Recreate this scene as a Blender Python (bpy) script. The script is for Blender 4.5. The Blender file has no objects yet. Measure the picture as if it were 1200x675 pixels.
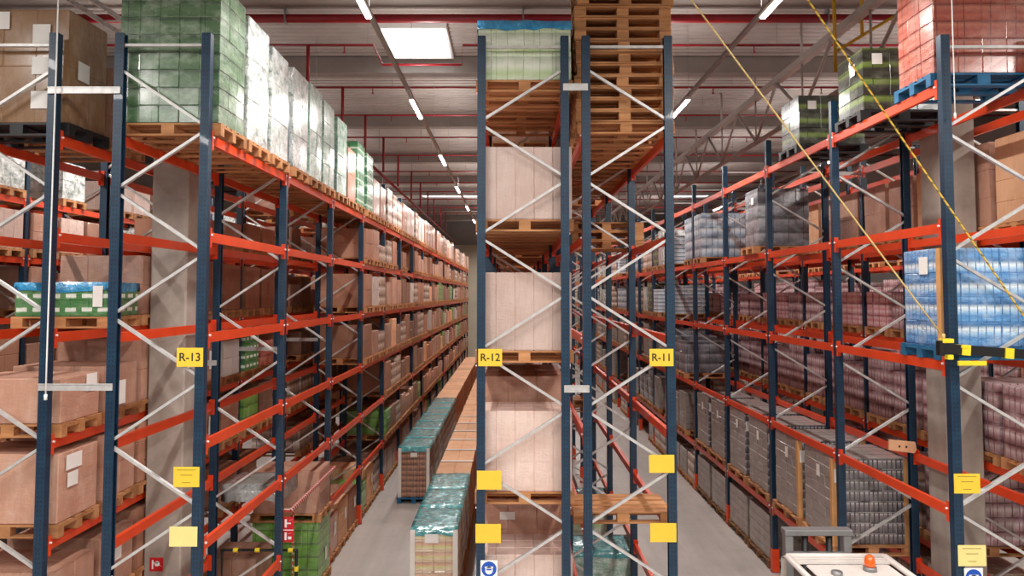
import bpy, bmesh, math, random
from mathutils import Vector, Matrix
S = bpy.context.scene
COL = S.collection
R = random.Random(11)

# ------------------------------------------------------------------ helpers
def lin(h):
    h = h.lstrip('#'); c = [int(h[i:i+2], 16)/255 for i in (0, 2, 4)]
    return tuple((x/12.92 if x <= .04045 else ((x+.055)/1.055)**2.4) for x in c) + (1,)

class MB:
    """collects boxes, bars and tubes; build() links them as one mesh object"""
    def __init__(s): s.v = []; s.f = []; s.m = []; s.cur = 0
    def add(s, vs, fs):
        b = len(s.v); s.v += [tuple(v) for v in vs]
        for f in fs: s.f.append(tuple(b+i for i in f)); s.m.append(s.cur)
    def box(s, x0, x1, y0, y1, z0, z1):
        s.add([(x0,y0,z0),(x1,y0,z0),(x1,y1,z0),(x0,y1,z0),(x0,y0,z1),(x1,y0,z1),(x1,y1,z1),(x0,y1,z1)],
              [(3,2,1,0),(4,5,6,7),(0,1,5,4),(1,2,6,5),(2,3,7,6),(3,0,4,7)])
    def bbox(s, x0, x1, y0, y1, z0, z1, b=.004):
        """box with chamfered edges"""
        bm = bmesh.new(); bmesh.ops.create_cube(bm, size=1)
        for v in bm.verts:
            v.co = Vector(((x0+x1)/2+v.co.x*(x1-x0), (y0+y1)/2+v.co.y*(y1-y0), (z0+z1)/2+v.co.z*(z1-z0)))
        bmesh.ops.bevel(bm, geom=bm.edges[:], offset=b, segments=1, affect='EDGES')
        bm.verts.index_update()
        s.add([v.co[:] for v in bm.verts], [[v.index for v in f.verts] for f in bm.faces]); bm.free()
    def bar(s, p, q, w, h=None, up=(0,0,1)):
        h = h or w; p = Vector(p); q = Vector(q); d = (q-p).normalized(); up = Vector(up)
        if abs(d.dot(up)) > .98: up = Vector((1,0,0))
        a = d.cross(up).normalized()*w/2; b = a.cross(d).normalized()*h/2
        vs = [p-a-b,p+a-b,p+a+b,p-a+b,q-a-b,q+a-b,q+a+b,q-a+b]
        s.add(vs, [(0,1,2,3),(7,6,5,4),(0,4,5,1),(1,5,6,2),(2,6,7,3),(3,7,4,0)])
    def tube(s, pts, r, n=8):
        pts = [Vector(p) for p in pts]; rings = []
        for i, p in enumerate(pts):
            d = (pts[min(i+1,len(pts)-1)]-pts[max(i-1,0)]).normalized()
            u = Vector((0,0,1)) if abs(d.z) < .95 else Vector((1,0,0))
            a = d.cross(u).normalized(); b = a.cross(d).normalized()
            rr = r[i] if isinstance(r, (list, tuple)) else r
            rings.append([p+a*rr*math.cos(2*math.pi*k/n)+b*rr*math.sin(2*math.pi*k/n) for k in range(n)])
        vs = [v for rg in rings for v in rg]; fs = []
        for i in range(len(pts)-1):
            for k in range(n):
                fs.append((i*n+k, i*n+(k+1)%n, (i+1)*n+(k+1)%n, (i+1)*n+k))
        fs.append(tuple(range(n))[::-1]); fs.append(tuple((len(pts)-1)*n+k for k in range(n)))
        s.add(vs, fs)
    def prism(s, poly, axis, a, b):
        """extrude a 2-D polygon along an axis"""
        n = len(poly)
        def P(u, v, t): return {'x': (t,u,v), 'y': (u,t,v), 'z': (u,v,t)}[axis]
        vs = [P(u,v,a) for u,v in poly]+[P(u,v,b) for u,v in poly]
        s.add(vs, [tuple(range(n))[::-1], tuple(range(n,2*n))]+[(i,(i+1)%n,n+(i+1)%n,n+i) for i in range(n)])
    def mesh(s, name, mats, smooth=False):
        me = bpy.data.meshes.new(name); me.from_pydata(s.v, [], s.f)
        for m in (mats if isinstance(mats, (list, tuple)) else [mats]): me.materials.append(m)
        me.polygons.foreach_set('material_index', s.m)
        if smooth: me.polygons.foreach_set('use_smooth', [True]*len(s.f))
        me.update()
        bm = bmesh.new(); bm.from_mesh(me); bmesh.ops.recalc_face_normals(bm, faces=bm.faces[:]); bm.to_mesh(me); bm.free()
        return me
    def build(s, name, mats, parent=None, smooth=False, loc=(0,0,0)):
        return link(name, s.mesh(name, mats, smooth), parent, loc)

def link(name, me, parent=None, loc=(0,0,0), rz=0):
    o = bpy.data.objects.new(name, me); COL.objects.link(o)
    if parent: o.parent = parent
    o.location = loc
    if rz: o.rotation_euler = (0,0,rz)
    return o
def empty(name, loc=(0,0,0), rz=0):
    o = bpy.data.objects.new(name, None); COL.objects.link(o); o.location = loc; o.rotation_euler = (0,0,rz)
    o.empty_display_size = .1
    return o
def tag(o, label=None, cat=None, group=None, kind=None):
    if label: o['label'] = label
    if cat: o['category'] = cat
    if group: o['group'] = group
    if kind: o['kind'] = kind
    return o
ORD = ['first','second','third','fourth','fifth','sixth','seventh','eighth','ninth','tenth','eleventh','twelfth','thirteenth',
       'fourteenth','fifteenth','sixteenth','seventeenth','eighteenth','nineteenth','twentieth']+['twenty-'+x for x in
       ('first','second','third','fourth','fifth','sixth','seventh','eighth','ninth')]+['thirtieth']

# ------------------------------------------------------------------ materials
class N:
    def __init__(s, name):
        s.m = bpy.data.materials.new(name); s.m.use_nodes = True
        s.t = s.m.node_tree; s.b = s.t.nodes['Principled BSDF']; s.tc = None
    def n(s, typ, **kw):
        x = s.t.nodes.new(typ)
        for k, v in kw.items():
            if hasattr(x, k) and k not in x.inputs: setattr(x, k, v)
            else: s.set(x, k, v)
        return x
    def set(s, node, key, v):
        i = node.inputs[key]
        if isinstance(v, bpy.types.NodeSocket): s.t.links.new(v, i)
        else: i.default_value = v
    def p(s, **kw):
        for k, v in kw.items(): s.set(s.b, k.replace('_', ' '), v)
    def obj(s):
        if not s.tc: s.tc = s.t.nodes.new('ShaderNodeTexCoord')
        return s.tc.outputs['Object']
    def sep(s):
        x = s.n('ShaderNodeSeparateXYZ'); s.t.links.new(s.obj(), x.inputs[0]); return x.outputs
    def math(s, op, a, b=0.0, c=0.0):
        x = s.t.nodes.new('ShaderNodeMath'); x.operation = op
        for i, v in enumerate((a, b, c)):
            if isinstance(v, bpy.types.NodeSocket): s.t.links.new(v, x.inputs[i])
            else: x.inputs[i].default_value = v
        return x.outputs[0]
    def mapping(s, scale=(1,1,1)):
        x = s.t.nodes.new('ShaderNodeMapping'); s.t.links.new(s.obj(), x.inputs[0]); x.inputs['Scale'].default_value = scale
        return x.outputs[0]
    def rand_shift(s, vec):
        oi = s.t.nodes.new('ShaderNodeObjectInfo'); x = s.t.nodes.new('ShaderNodeVectorMath'); x.operation = 'ADD'
        k = s.math('MULTIPLY', oi.outputs['Random'], 37.0)
        s.t.links.new(vec, x.inputs[0]); s.t.links.new(k, x.inputs[1]); return x.outputs[0]
    def noise(s, scale=5, detail=3, rough=.55, vec=None, shift=False):
        x = s.t.nodes.new('ShaderNodeTexNoise'); x.inputs['Scale'].default_value = scale; x.inputs['Detail'].default_value = detail
        x.inputs['Roughness'].default_value = rough
        v = vec if vec is not None else s.obj()
        if shift: v = s.rand_shift(v)
        s.t.links.new(v, x.inputs['Vector']); return x.outputs['Fac']
    def ramp(s, fac, stops, const=False):
        x = s.t.nodes.new('ShaderNodeValToRGB'); e = x.color_ramp.elements
        if const: x.color_ramp.interpolation = 'CONSTANT'
        e[0].position, e[0].color = stops[0]; e[1].position, e[1].color = stops[-1]
        for p, c in stops[1:-1]: q = e.new(p); q.color = c
        s.t.links.new(fac, x.inputs[0]); return x.outputs[0]
    def mix(s, fac, a, b, mode='MIX'):
        x = s.t.nodes.new('ShaderNodeMix'); x.data_type = 'RGBA'; x.blend_type = mode
        for k, v in ((0, fac), (6, a), (7, b)):
            if isinstance(v, bpy.types.NodeSocket): s.t.links.new(v, x.inputs[k])
            else: x.inputs[k].default_value = v
        return x.outputs[2]
    def bump(s, h, strength=.3, dist=.02):
        x = s.t.nodes.new('ShaderNodeBump'); x.inputs['Strength'].default_value = strength; x.inputs['Distance'].default_value = dist
        s.t.links.new(h, x.inputs['Height']); s.t.links.new(x.outputs[0], s.b.inputs['Normal']); return x.outputs[0]
    def vary(s, col, amount=.25):
        """each copy a little lighter or darker"""
        oi = s.t.nodes.new('ShaderNodeObjectInfo')
        k = s.math('MULTIPLY_ADD', oi.outputs['Random'], amount, 1-amount/2)
        x = s.t.nodes.new('ShaderNodeHueSaturation'); s.set(x, 'Value', k); s.set(x, 'Color', col); return x.outputs[0]

def g(v): return (v, v, v, 1)
def plain(name, col, rough=.5, metal=0, var=.12, scale=6, **kw):
    m = N(name); c = lin(col) if isinstance(col, str) else col
    nz = m.noise(scale, 4)
    m.p(Base_Color=m.mix(1.0, c, m.ramp(nz, [(.3, g(1-var)), (.7, g(1+var))]), 'MULTIPLY'), Roughness=rough, Metallic=metal)
    for k, v in kw.items(): m.set(m.b, k.replace('_', ' '), v)
    return m.m
def emit(name, col, strength):
    m = N(name); c = lin(col); m.p(Base_Color=c, Emission_Color=c, Emission_Strength=strength); return m.m

def film_bump(m, k=.6, stretch=(1,1,2.2), shift=True):
    v = m.mapping(stretch)
    a = m.noise(7, 5, .62, v, shift); b = m.noise(26, 3, .5, v, shift)
    m.bump(m.math('ADD', a, m.math('MULTIPLY', b, .35)), k, .05)
def carton(name, c1, c2=None, film=0., grain=1.0, rough=.75, tape=None):
    """cardboard; film = how much clinging stretch film catches the light"""
    m = N(name)
    big = m.noise(1.7, 3, .6, shift=True)
    col = m.mix(m.ramp(big, [(.35, g(0)), (.65, g(1))]), lin(c1), lin(c2 or c1))
    fib = m.noise(40, 2, .6, m.mapping((1, 1, .12)))
    col = m.mix(.25*grain, col, m.ramp(fib, [(.3, g(.75)), (.7, g(1.2))]), 'MULTIPLY')
    if film:
        haze = m.noise(5, 5, .65, m.mapping((1, 1, .55)), True)
        col = m.mix(m.math('MULTIPLY', m.ramp(haze, [(.48, g(0)), (.7, g(1))]), .38*film), col, lin('#e2cdc0'))
        m.p(Coat_Weight=film, Coat_Roughness=.22, Coat_IOR=1.7)
        film_bump(m, .45*film)
    m.p(Base_Color=m.vary(col, .3), Roughness=rough)
    return m.m
def layered(name, stops, lh, cw, gap=.12, gapcol='#1b1a1c', film=.6, hazecol='#f2f2f2', haze=.35, stag=False, side=None, top=None):
    """packs in layers: colour bands up each layer, gaps between packs across"""
    m = N(name); o = m.sep()
    zf = m.math('FRACT', m.math('DIVIDE', o[2], lh))
    w = m.noise(8, 2, .5, shift=True)
    zf = m.math('ADD', zf, m.math('MULTIPLY_ADD', w, .1, -.05))
    col = m.ramp(zf, [(p, lin(c)) for p, c in stops])
    h = m.math('ADD', o[0], o[1])
    if stag: h = m.math('ADD', h, m.math('MULTIPLY', m.math('FLOOR', m.math('DIVIDE', o[2], lh)), cw*.5))
    cf = m.math('FRACT', m.math('DIVIDE', h, cw))
    gm = m.math('LESS_THAN', cf, gap)
    col = m.mix(gm, col, lin(gapcol))
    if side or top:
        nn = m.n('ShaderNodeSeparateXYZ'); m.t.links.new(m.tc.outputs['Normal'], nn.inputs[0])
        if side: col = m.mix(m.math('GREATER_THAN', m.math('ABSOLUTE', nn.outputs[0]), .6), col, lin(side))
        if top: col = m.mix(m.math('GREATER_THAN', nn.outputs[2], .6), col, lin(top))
    hz = m.noise(4, 5, .65, m.mapping((1, 1, 1.6)), True)
    col = m.mix(m.math('MULTIPLY', m.ramp(hz, [(.45, g(0)), (.72, g(1))]), haze), col, lin(hazecol))
    m.p(Base_Color=m.vary(col, .2), Roughness=.45, Coat_Weight=film, Coat_Roughness=.2, Coat_IOR=1.9)
    film_bump(m, .5)
    return m.m

M = {}
m = N('post_blue'); o_ = m.sep()
zz = m.math('FRACT', m.math('DIVIDE', o_[2], .05)); hole = m.math('LESS_THAN', m.math('ABSOLUTE', m.math('SUBTRACT', zz, .5)), .2)
yy = m.math('LESS_THAN', m.math('ABSOLUTE', m.math('SUBTRACT', m.math('ABSOLUTE', o_[0]), .018)), .006)
yy2 = m.math('LESS_THAN', m.math('ABSOLUTE', m.math('SUBTRACT', m.math('ABSOLUTE', o_[1]), .02)), .006)
hm = m.math('MULTIPLY', hole, m.math('MAXIMUM', yy, yy2))
dirt = m.noise(9, 4)
m.p(Base_Color=m.mix(hm, m.mix(m.ramp(dirt, [(.4, g(0)), (.75, g(1))]), lin('#0a2a42'), lin('#0f374f')), lin('#0a1420')), Roughness=.42, Coat_Weight=.08)
M['blue'] = m.m
M['orange'] = plain('beam_orange', '#d9441a', .38, 0, .1, 3, Coat_Weight=.2)
M['guard'] = plain('guard_orange', '#e2461c', .4, 0, .1, 5)
M['galv'] = plain('galvanised', '#c6c4c2', .42, .35, .12, 14)
M['steelgrey'] = plain('steel_grey', '#8f8f8f', .45, .5, .1)
M['wood'] = None
m = N('pallet_wood'); nz = m.noise(3, 4, .6, m.mapping((.35, 1.6, 1.6)), True); fine = m.noise(30, 3, .6, m.mapping((.1, 1, 1)), True)
col = m.ramp(nz, [(.25, lin('#8a5a36')), (.5, lin('#b47d50')), (.75, lin('#cf9a6b'))])
m.p(Base_Color=m.vary(m.mix(.45, col, m.ramp(fine, [(.3, g(.7)), (.7, g(1.25))]), 'MULTIPLY'), .35), Roughness=.8); m.bump(fine, .2, .004)
M['wood'] = m.m
M['wood_old'] = plain('old_wood', '#7d5634', .85, 0, .3, 5)
M['blackpal'] = plain('black_plastic_pallet', '#1b1b1d', .5)
M['bluepal'] = plain('blue_painted_pallet', '#1d5f86', .6, 0, .25, 8)
M['carton'] = carton('cardboard', '#a0715a', '#ad7d65', .0)
M['carton_film'] = carton('wrapped_cardboard', '#b0806a', '#bd9079', .6)
M['carton_pink'] = carton('pale_wrapped_cardboard', '#dcc3b8', '#d2b3a6', .75)
M['carton_dark'] = carton('dark_cardboard', '#815945', '#936a55', .3)
M['tan'] = carton('tan_cardboard', '#8a6544', '#9b7550', .6)
M['carton_white'] = carton('white_card', '#d7cdc6', '#c8bab0', .5)
M['carton_orange'] = carton('orange_cardboard', '#e6b38c', '#d9a47c', .0)
M['greenfilm'] = layered('green_wrapped_cartons', [(0,'#41613f'),(.45,'#4f724b'),(.8,'#456843'),(.97,'#2c442d')], .2, .29, .03, '#24382a', 1.0, '#cfdccb', .4)
M['palegreen'] = layered('pale_green_cartons', [(0,'#cfdcbf'),(.3,'#b9d09a'),(.6,'#dfe4d4'),(.95,'#a9b79c')], .3, .2, .04, '#8d9c80', .9, '#f2f2ea', .5)
m = N('silver_white_film'); hz = m.noise(6, 6, .68, m.mapping((1,1,1.5)), True)
m.p(Base_Color=m.vary(m.ramp(hz, [(.32, lin('#6d7a70')), (.45, lin('#c0c9c4')), (.62, lin('#f6f7f6'))]), .2), Roughness=.3, Metallic=.3, Coat_Weight=1.0, Coat_Roughness=.2, Coat_IOR=1.9)
film_bump(m, 1.0, (1.6,1.6,1.0)); M['whitefilm'] = m.m
m = N('green_tinted_film'); hz = m.noise(6, 6, .68, m.mapping((1,1,1.5)), True)
m.p(Base_Color=m.vary(m.ramp(hz, [(.3, lin('#4f7d66')), (.5, lin('#9dbfae')), (.72, lin('#e6f0ec'))]), .2), Roughness=.28, Coat_Weight=1.0, Coat_Roughness=.2, Coat_IOR=1.9)
film_bump(m, .8); M['greenglass'] = m.m
M['greenstripe'] = layered('green_striped_crates', [(0,'#2f6d45'),(.35,'#3f8a55'),(.5,'#d7e2da'),(.62,'#3f8a55'),(1,'#2f6d45')], .22, .3, .05, '#1f4a30', .7, '#d5e6da', .3)
M['crategreen'] = layered('green_crates', [(0,'#37713a'),(.3,'#448245'),(.4,'#e4e8de'),(.62,'#dbe2d4'),(.66,'#448245'),(1,'#37713a')], .17, .2, .35, '#417d42', .5, '#dfeccf', .15)
M['brightgreen'] = layered('bright_green_cartons', [(0,'#62973a'),(.8,'#74aa47'),(.97,'#41662a')], .22, .3, .03, '#3d6b1d', .6, '#dfeccf', .2)
M['red'] = layered('red_bottle_packs', [(0,'#9a4030'),(.3,'#b85a45'),(.5,'#a94e3c'),(.8,'#bd6c56'),(.97,'#7d352a')], .2, .3, .05, '#7d352a', .9, '#e8c4b6', .3)
M['redside'] = M['red']
M['pink'] = layered('pink_bottle_packs', [(0,'#96696d'),(.35,'#c9a6aa'),(.55,'#e3d0d1'),(.8,'#a9757a'),(.97,'#6d4048')], .21, .11, .16, '#7d4c54', .6, '#f4e6e6', .4)
M['pinkred'] = layered('pink_red_packs', [(0,'#c9757c'),(.35,'#f0d3d4'),(.55,'#d98b91'),(.8,'#ecc7c8'),(.97,'#9c4a52')], .21, .22, .12, '#b0525c', .6, '#f8eded', .4)
M['water'] = layered('blue_water_bottles', [(0,'#356ba3'),(.25,'#5f9bd0'),(.42,'#4a86c0'),(.6,'#93c0e4'),(.8,'#dfeaf1'),(.97,'#4f7aa3')], .24, .09, .14, '#3f74a6', .8, '#eef5fa', .3)
M['bluegrey'] = layered('blue_grey_packs', [(0,'#56708a'),(.4,'#9fb3c6'),(.7,'#cfd8e0'),(.97,'#3c4c60')], .25, .14, .12, '#394a5e', .8, '#eef1f4', .4)
M['greycans'] = layered('grey_shrink_cans', [(0,'#4a474b'),(.4,'#6d686c'),(.75,'#8a8588'),(.88,'#c9c4c4'),(.99,'#4a474b')], .155, .07, .3, '#363338', .6, '#b9b4b4', .2, False, '#8f857f', '#a9a4a0')  # taupe side colour paints in the sheen of the wrapping film
M['greywrap'] = layered('grey_film_wrapped_packs', [(0,'#857b75'),(.5,'#8b817b'),(.9,'#91867f'),(.99,'#7a706b')], .155, .6, .02, '#7a706b', .7, '#b9afa8', .4)
M['graywrap2'] = layered('dark_film_wrapped_packs', [(0,'#4d4f56'),(.5,'#71747c'),(.85,'#9a9ca3'),(.97,'#37383f')], .27, .3, .04, '#33343b', .9, '#d9dadf', .35)
M['kiwi'] = layered('green_and_dark_trays', [(0,'#24261f'),(.42,'#33362b'),(.54,'#657a35'),(.72,'#758c3f'),(.84,'#3c4628'),(.97,'#1f211b')], .24, .4, .03, '#2a2d24', .7, '#d3d8c4', .2)
M['trays'] = layered('white_tray_stack', [(0,'#dfe6ec'),(.55,'#b9cbd9'),(.7,'#3d4c5a'),(1,'#dfe6ec')], .12, .5, .02, '#5d6b78', .3, '#ffffff', .2)
M['mixed'] = layered('mixed_printed_cartons', [(0,'#8d6f5c'),(.4,'#c7ab98'),(.6,'#e6dcd4'),(.8,'#b08a72'),(.97,'#5a4234')], .26, .21, .08, '#6a5142', .5, '#f0e8e2', .25, True)
M['bricky'] = layered('brown_small_packs', [(0,'#6d4433'),(.4,'#9a6a50'),(.7,'#b58468'),(.97,'#5b3729')], .13, .15, .08, '#5b3729', .6, '#cfb3a2', .2)
M['yellowish'] = layered('pale_printed_cartons', [(0,'#cbb394'),(.3,'#dcc9a8'),(.5,'#c9c97a'),(.75,'#d9a58e'),(.96,'#b39a80')], .16, .3, .03, '#a08a70', .7, '#f0ece4', .45)
m = N('teal_film'); hz = m.noise(9, 5, .65, None, True)
m.p(Base_Color=m.vary(m.ramp(hz, [(.35, lin('#2f7f86')), (.55, lin('#4fa5a8')), (.72, lin('#bfe0dd'))]), .15), Roughness=.22, Coat_Weight=.8, Coat_Roughness=.08); film_bump(m, .9, (1,1,1)); M['teal'] = m.m
m = N('blue_film'); hz = m.noise(9, 5, .65, None, True)
m.p(Base_Color=m.ramp(hz, [(.35, lin('#1c7fb4')), (.6, lin('#2f97c9')), (.75, lin('#8fcbe6'))]), Roughness=.22, Coat_Weight=.8, Coat_Roughness=.08); film_bump(m, .8, (1,1,1)); M['bluefilm'] = m.m
m = N('grey_film'); hz = m.noise(8, 5, .65, None, True)
m.p(Base_Color=m.ramp(hz, [(.35, lin('#7d7f7e')), (.6, lin('#a4a6a4')), (.75, lin('#d2d3d1'))]), Roughness=.3, Coat_Weight=.6, Coat_Roughness=.1); film_bump(m, .7, (1,1,1)); M['greyfilm'] = m.m
M['paper'] = plain('paper_label', '#ece9e4', .6, 0, .04)
M['cornerboard'] = plain('corner_board', '#d29b63', .7)
M['whiteboard'] = plain('white_corner_board', '#e4e0da', .6, 0, .06)
M['yellow'] = plain('sign_yellow', '#e8c43a', .45, 0, .03)
M['yellowtape'] = plain('tape_yellow', '#e8d02c', .4, 0, .05)
M['paleyellow'] = plain('card_pale_yellow', '#e9d98c', .5, 0, .05)
M['black'] = plain('black', '#141414', .45)
M['print'] = plain('faint_print', '#8a7320', .6)
M['ink'] = plain('ink', '#2a220f', .6)
M['redpaint'] = plain('red_paint', '#8c1420', .4)
M['signred'] = plain('sign_red', '#c31a24', .4, 0, .05)
M['signblue'] = plain('sign_blue', '#1450b4', .4, 0, .05)
M['white'] = plain('white_plastic', '#f0f0ee', .4, 0, .03)
M['creamwhite'] = plain('truck_white', '#ded6cf', .35, 0, .06)
M['rubber'] = plain('rubber', '#161616', .8)
M['rope'] = plain('rope_yellow', '#cdb272', .7, 0, .2, 60)
m = N('rope_black_yellow'); o_ = m.sep()
st = m.math('LESS_THAN', m.math('FRACT', m.math('DIVIDE', m.math('ADD', o_[2], m.math('MULTIPLY', o_[0], .3)), .07)), .3)
m.p(Base_Color=m.mix(st, lin('#dbb43e'), lin('#8f7628')), Roughness=.65); M['ropestripe'] = m.m
m = N('red_white_stripe'); o_ = m.sep()
st = m.math('LESS_THAN', m.math('FRACT', m.math('DIVIDE', m.math('ADD', o_[1], o_[2]), .09)), .62)
m.p(Base_Color=m.mix(st, lin('#d9cac4'), lin('#b83a2c')), Roughness=.5); M['redwhite'] = m.m
m = N('concrete_column'); nz = m.noise(1.4, 6, .65); f = m.noise(18, 4); vs_ = m.noise(5, 2, .5, m.mapping((1,1,.08)))
col = m.ramp(nz, [(.3, lin('#8f857c')), (.5, lin('#a69b91')), (.75, lin('#b8aea4'))])
col = m.mix(.3, col, m.ramp(vs_, [(.35, g(.75)), (.7, g(1.2))]), 'MULTIPLY')
m.p(Base_Color=col, Roughness=.85); m.bump(f, .12, .01); M['concrete'] = m.m
m = N('floor_concrete'); nz = m.noise(.35, 6, .65); f = m.noise(6, 5, .7); vs_ = m.noise(2.2, 4, .7, m.mapping((1.5,.12,1)))
col = m.ramp(nz, [(.3, lin('#b0a8a3')), (.5, lin('#bfb7b1')), (.7, lin('#cbc3bd'))])
col = m.mix(.35, col, m.ramp(vs_, [(.4, g(.72)), (.65, g(1.1))]), 'MULTIPLY')
m.p(Base_Color=col, Roughness=m.ramp(f, [(.3, g(.28)), (.7, g(.5))])); m.bump(f, .05, .01); M['floor'] = m.m
M['deck'] = plain('roof_deck', '#a59c96', .55, .1, .06, 2)
M['girder'] = plain('girder_grey', '#8b827c', .8, 0, .1, 2)
M['wallcream'] = plain('wall_cream', '#cfc3ae', .85, 0, .08, .8)
M['wallgrey'] = plain('wall_panel_grey', '#8d8681', .75, 0, .06, .8)
M['trussgrey'] = plain('truss_grey', '#a39b95', .5, .2, .06)
M['lampbody'] = plain('lamp_body', '#8f8b88', .5, .3, .05)
M['tubeglow'] = emit('lamp_tube', '#fff8f0', 14.0)
M['skyglow'] = emit('skylight_pane', '#f6fbff', 5.0)
M['amber'] = N('amber_lens').m
mm = N('amber'); mm.p(Base_Color=lin('#f0641e'), Roughness=.25, Coat_Weight=.6); M['amber'] = mm.m
M['ypipe'] = plain('gas_pipe_yellow', '#c79a1e', .45)

# ------------------------------------------------------------------ setting
XW, Y0, Y1, ZC = 16.0, -10.0, 60.0, 11.0
b = MB(); b.box(-XW, XW, Y0, Y1, -.2, 0); tag(b.build('floor', M['floor']), kind='structure')
SKY = [(-2.92, -1.50, 15.87, 17.87), (-5.3, -2.0, 42.0, 43.8), (9.4, 11.6, 42.0, 43.8), (9.4, 11.6, 15.87, 17.87)]
b = MB()                                               # trapezoidal roof deck, ribs across the aisles, holes at the skylights
per = .25; prof = [(0,0),(.11,0),(.14,.05),(.22,.05),(.25,0)]
n = int((Y1-Y0)/per)
for i in range(n):
    y = Y0+i*per
    cuts = sorted([(a, c) for a, c, s0, s1 in SKY if s0-.01 < y+per/2 < s1+.01])
    xs = [-XW]; spans = []
    for a, c in cuts: spans.append((xs[-1], a)); xs.append(c)
    spans.append((xs[-1], XW))
    for a, c in spans:
        vs = []
        for (u, w) in prof: vs += [(a, y+u, ZC+w), (c, y+u, ZC+w)]
        b.add(vs, [(2*k, 2*k+1, 2*k+3, 2*k+2) for k in range(len(prof)-1)])
tag(b.build('ceiling', M['deck']), kind='structure')
b = MB(); b.box(-XW, XW, Y1, Y1+.2, 0, 9.1); tag(b.build('wall_back', M['wallcream']), kind='structure')
b = MB(); b.box(-XW, XW, Y1-.08, Y1+.2, 9.1, ZC+.1); tag(b.build('wall_back_upper', M['wallgrey']), kind='structure')
for nm, x in (('wall_left', -XW-.2), ('wall_right', XW)):
    b = MB(); b.box(x, x+.2, Y0, Y1, 0, ZC+.1); tag(b.build(nm, M['wallgrey']), kind='structure')
for i, (ya, yb) in enumerate([(13.35,14.05),(18.15,18.5),(24.05,24.4),(30.6,30.95),(36.6,36.95),(42.6-2,42.95-2),(48.6,48.95),(54.6,54.95),(7.2,7.6),(1,1.4)]):
    b = MB(); b.box(-XW, XW, ya, yb, 10.6, ZC); tag(b.build('ceiling_beam_%d' % (i+1), M['girder']), kind='structure')
for i, (x0, x1, y, nm) in enumerate([(-4.98, -4.48, 10.1, 'left'), (5.96, 6.46, 10.15, 'right')]):
    b = MB(); b.bbox(x0, x1, y, y+.5, 0, ZC, .02); tag(b.build('column_'+nm, M['concrete']), kind='structure')
for i, (x0, x1, y0, y1) in enumerate(SKY):
    t = tag(empty('skylight', ((x0+x1)/2, (y0+y1)/2, ZC)), kind='structure'); t.name = 'window_%d' % (i+1)
    w, d = (x1-x0)/2, (y1-y0)/2
    b = MB()
    for (a0,a1,c0,c1) in ((-w-.06,-w,-d-.06,d+.06),(w,w+.06,-d-.06,d+.06),(-w,w,-d-.06,-d),(-w,w,d,d+.06)): b.box(a0,a1,c0,c1,-.12,.4)
    b.build('frame', M['white'], t)
    b = MB()                                           # shallow dome pane
    gx, gy = 8, 6
    b.add([(-w+2*w*i_/gx, -d+2*d*j_/gy, .3+.15*math.sin(math.pi*i_/gx)*math.sin(math.pi*j_/gy)) for j_ in range(gy+1) for i_ in range(gx+1)],
          [(j_*(gx+1)+i_, j_*(gx+1)+i_+1, (j_+1)*(gx+1)+i_+1, (j_+1)*(gx+1)+i_) for j_ in range(gy) for i_ in range(gx)])
    b.build('pane', M['skyglow'], t, True)

# ------------------------------------------------------------------ pallet racks
BAY, PW = 2.8, .1
def post_mesh(h, flip):
    b = MB(); s = -1 if flip else 1      # open-sided section with return lips, opening into the frame
    w, d, t, l = .05, .045, .004, .018
    prof = [(-w,-d),(-w,d),(w,d),(w,d-l),(w-t,d-l),(w-t,d-t),(-w+t+.012,d-t),(-w+t+.012,.02),(-w+t+.02,.016),(-w+t+.02,-.016),(-w+t+.012,-.02),(-w+t+.012,-d+t),(w-t,-d+t),(w-t,-d+l),(w,-d+l),(w,-d)]
    b.prism([(s*u, v) for u, v in prof], 'z', .01, h)
    b.box(-.075, .075, -.06, .06, 0, .01)
    b.box(-.03, .03, -.03, .03, h-.002, h+.006)
    return b.mesh('post', M['blue'])
def beam_mesh(length):
    b = MB(); y0, y1 = .05, length-.05
    # step beam: box with an inner ledge; hooked connector at each end
    b.prism([(-.025,-.11),(.025,-.11),(.025,0),(-.008,0),(-.008,-.004),(-.025,-.004)], 'y', y0, y1)
    for y in (y0, y1-.006):
        b.box(-.032, .032, y, y+.006, -.17, .05)
    b.box(.025, .032, y0, y0+.05, -.17, .05); b.box(.025, .032, y1-.05, y1, -.17, .05)
    return b.mesh('beam', M['orange'])
BEAM = beam_mesh(BAY)
def pin_mesh():
    b = MB(); b.tube([(.03,.08,-.03),(.048,.08,-.03)], .012, 8); b.tube([(.03,BAY-.08,-.03),(.048,BAY-.08,-.03)], .012, 8); return b.mesh('safety_pin', M['white'])
PIN = pin_mesh()
def brace_me(dx, dz):
    b = MB(); L = Vector((dx, 0, dz)); b.bar((0,0,0), L, .03, .045, (0,1,0))
    b.tube([(0,-.03,0),(0,.03,0)], .014, 6); b.tube([(dx,-.03,dz),(dx,.03,dz)], .014, 6)
    return b.mesh('brace', M['galv'])
def guard_mesh():
    b = MB(); b.prism([(-.062,-.06),(.062,-.06),(.062,.06),(.056,.06),(.056,-.054),(-.056,-.054),(-.056,.06),(-.062,.06)], 'z', .01, .42)
    return b.mesh('post_guard', M['guard'])
GUARD = guard_mesh()
RACK = {}
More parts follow.
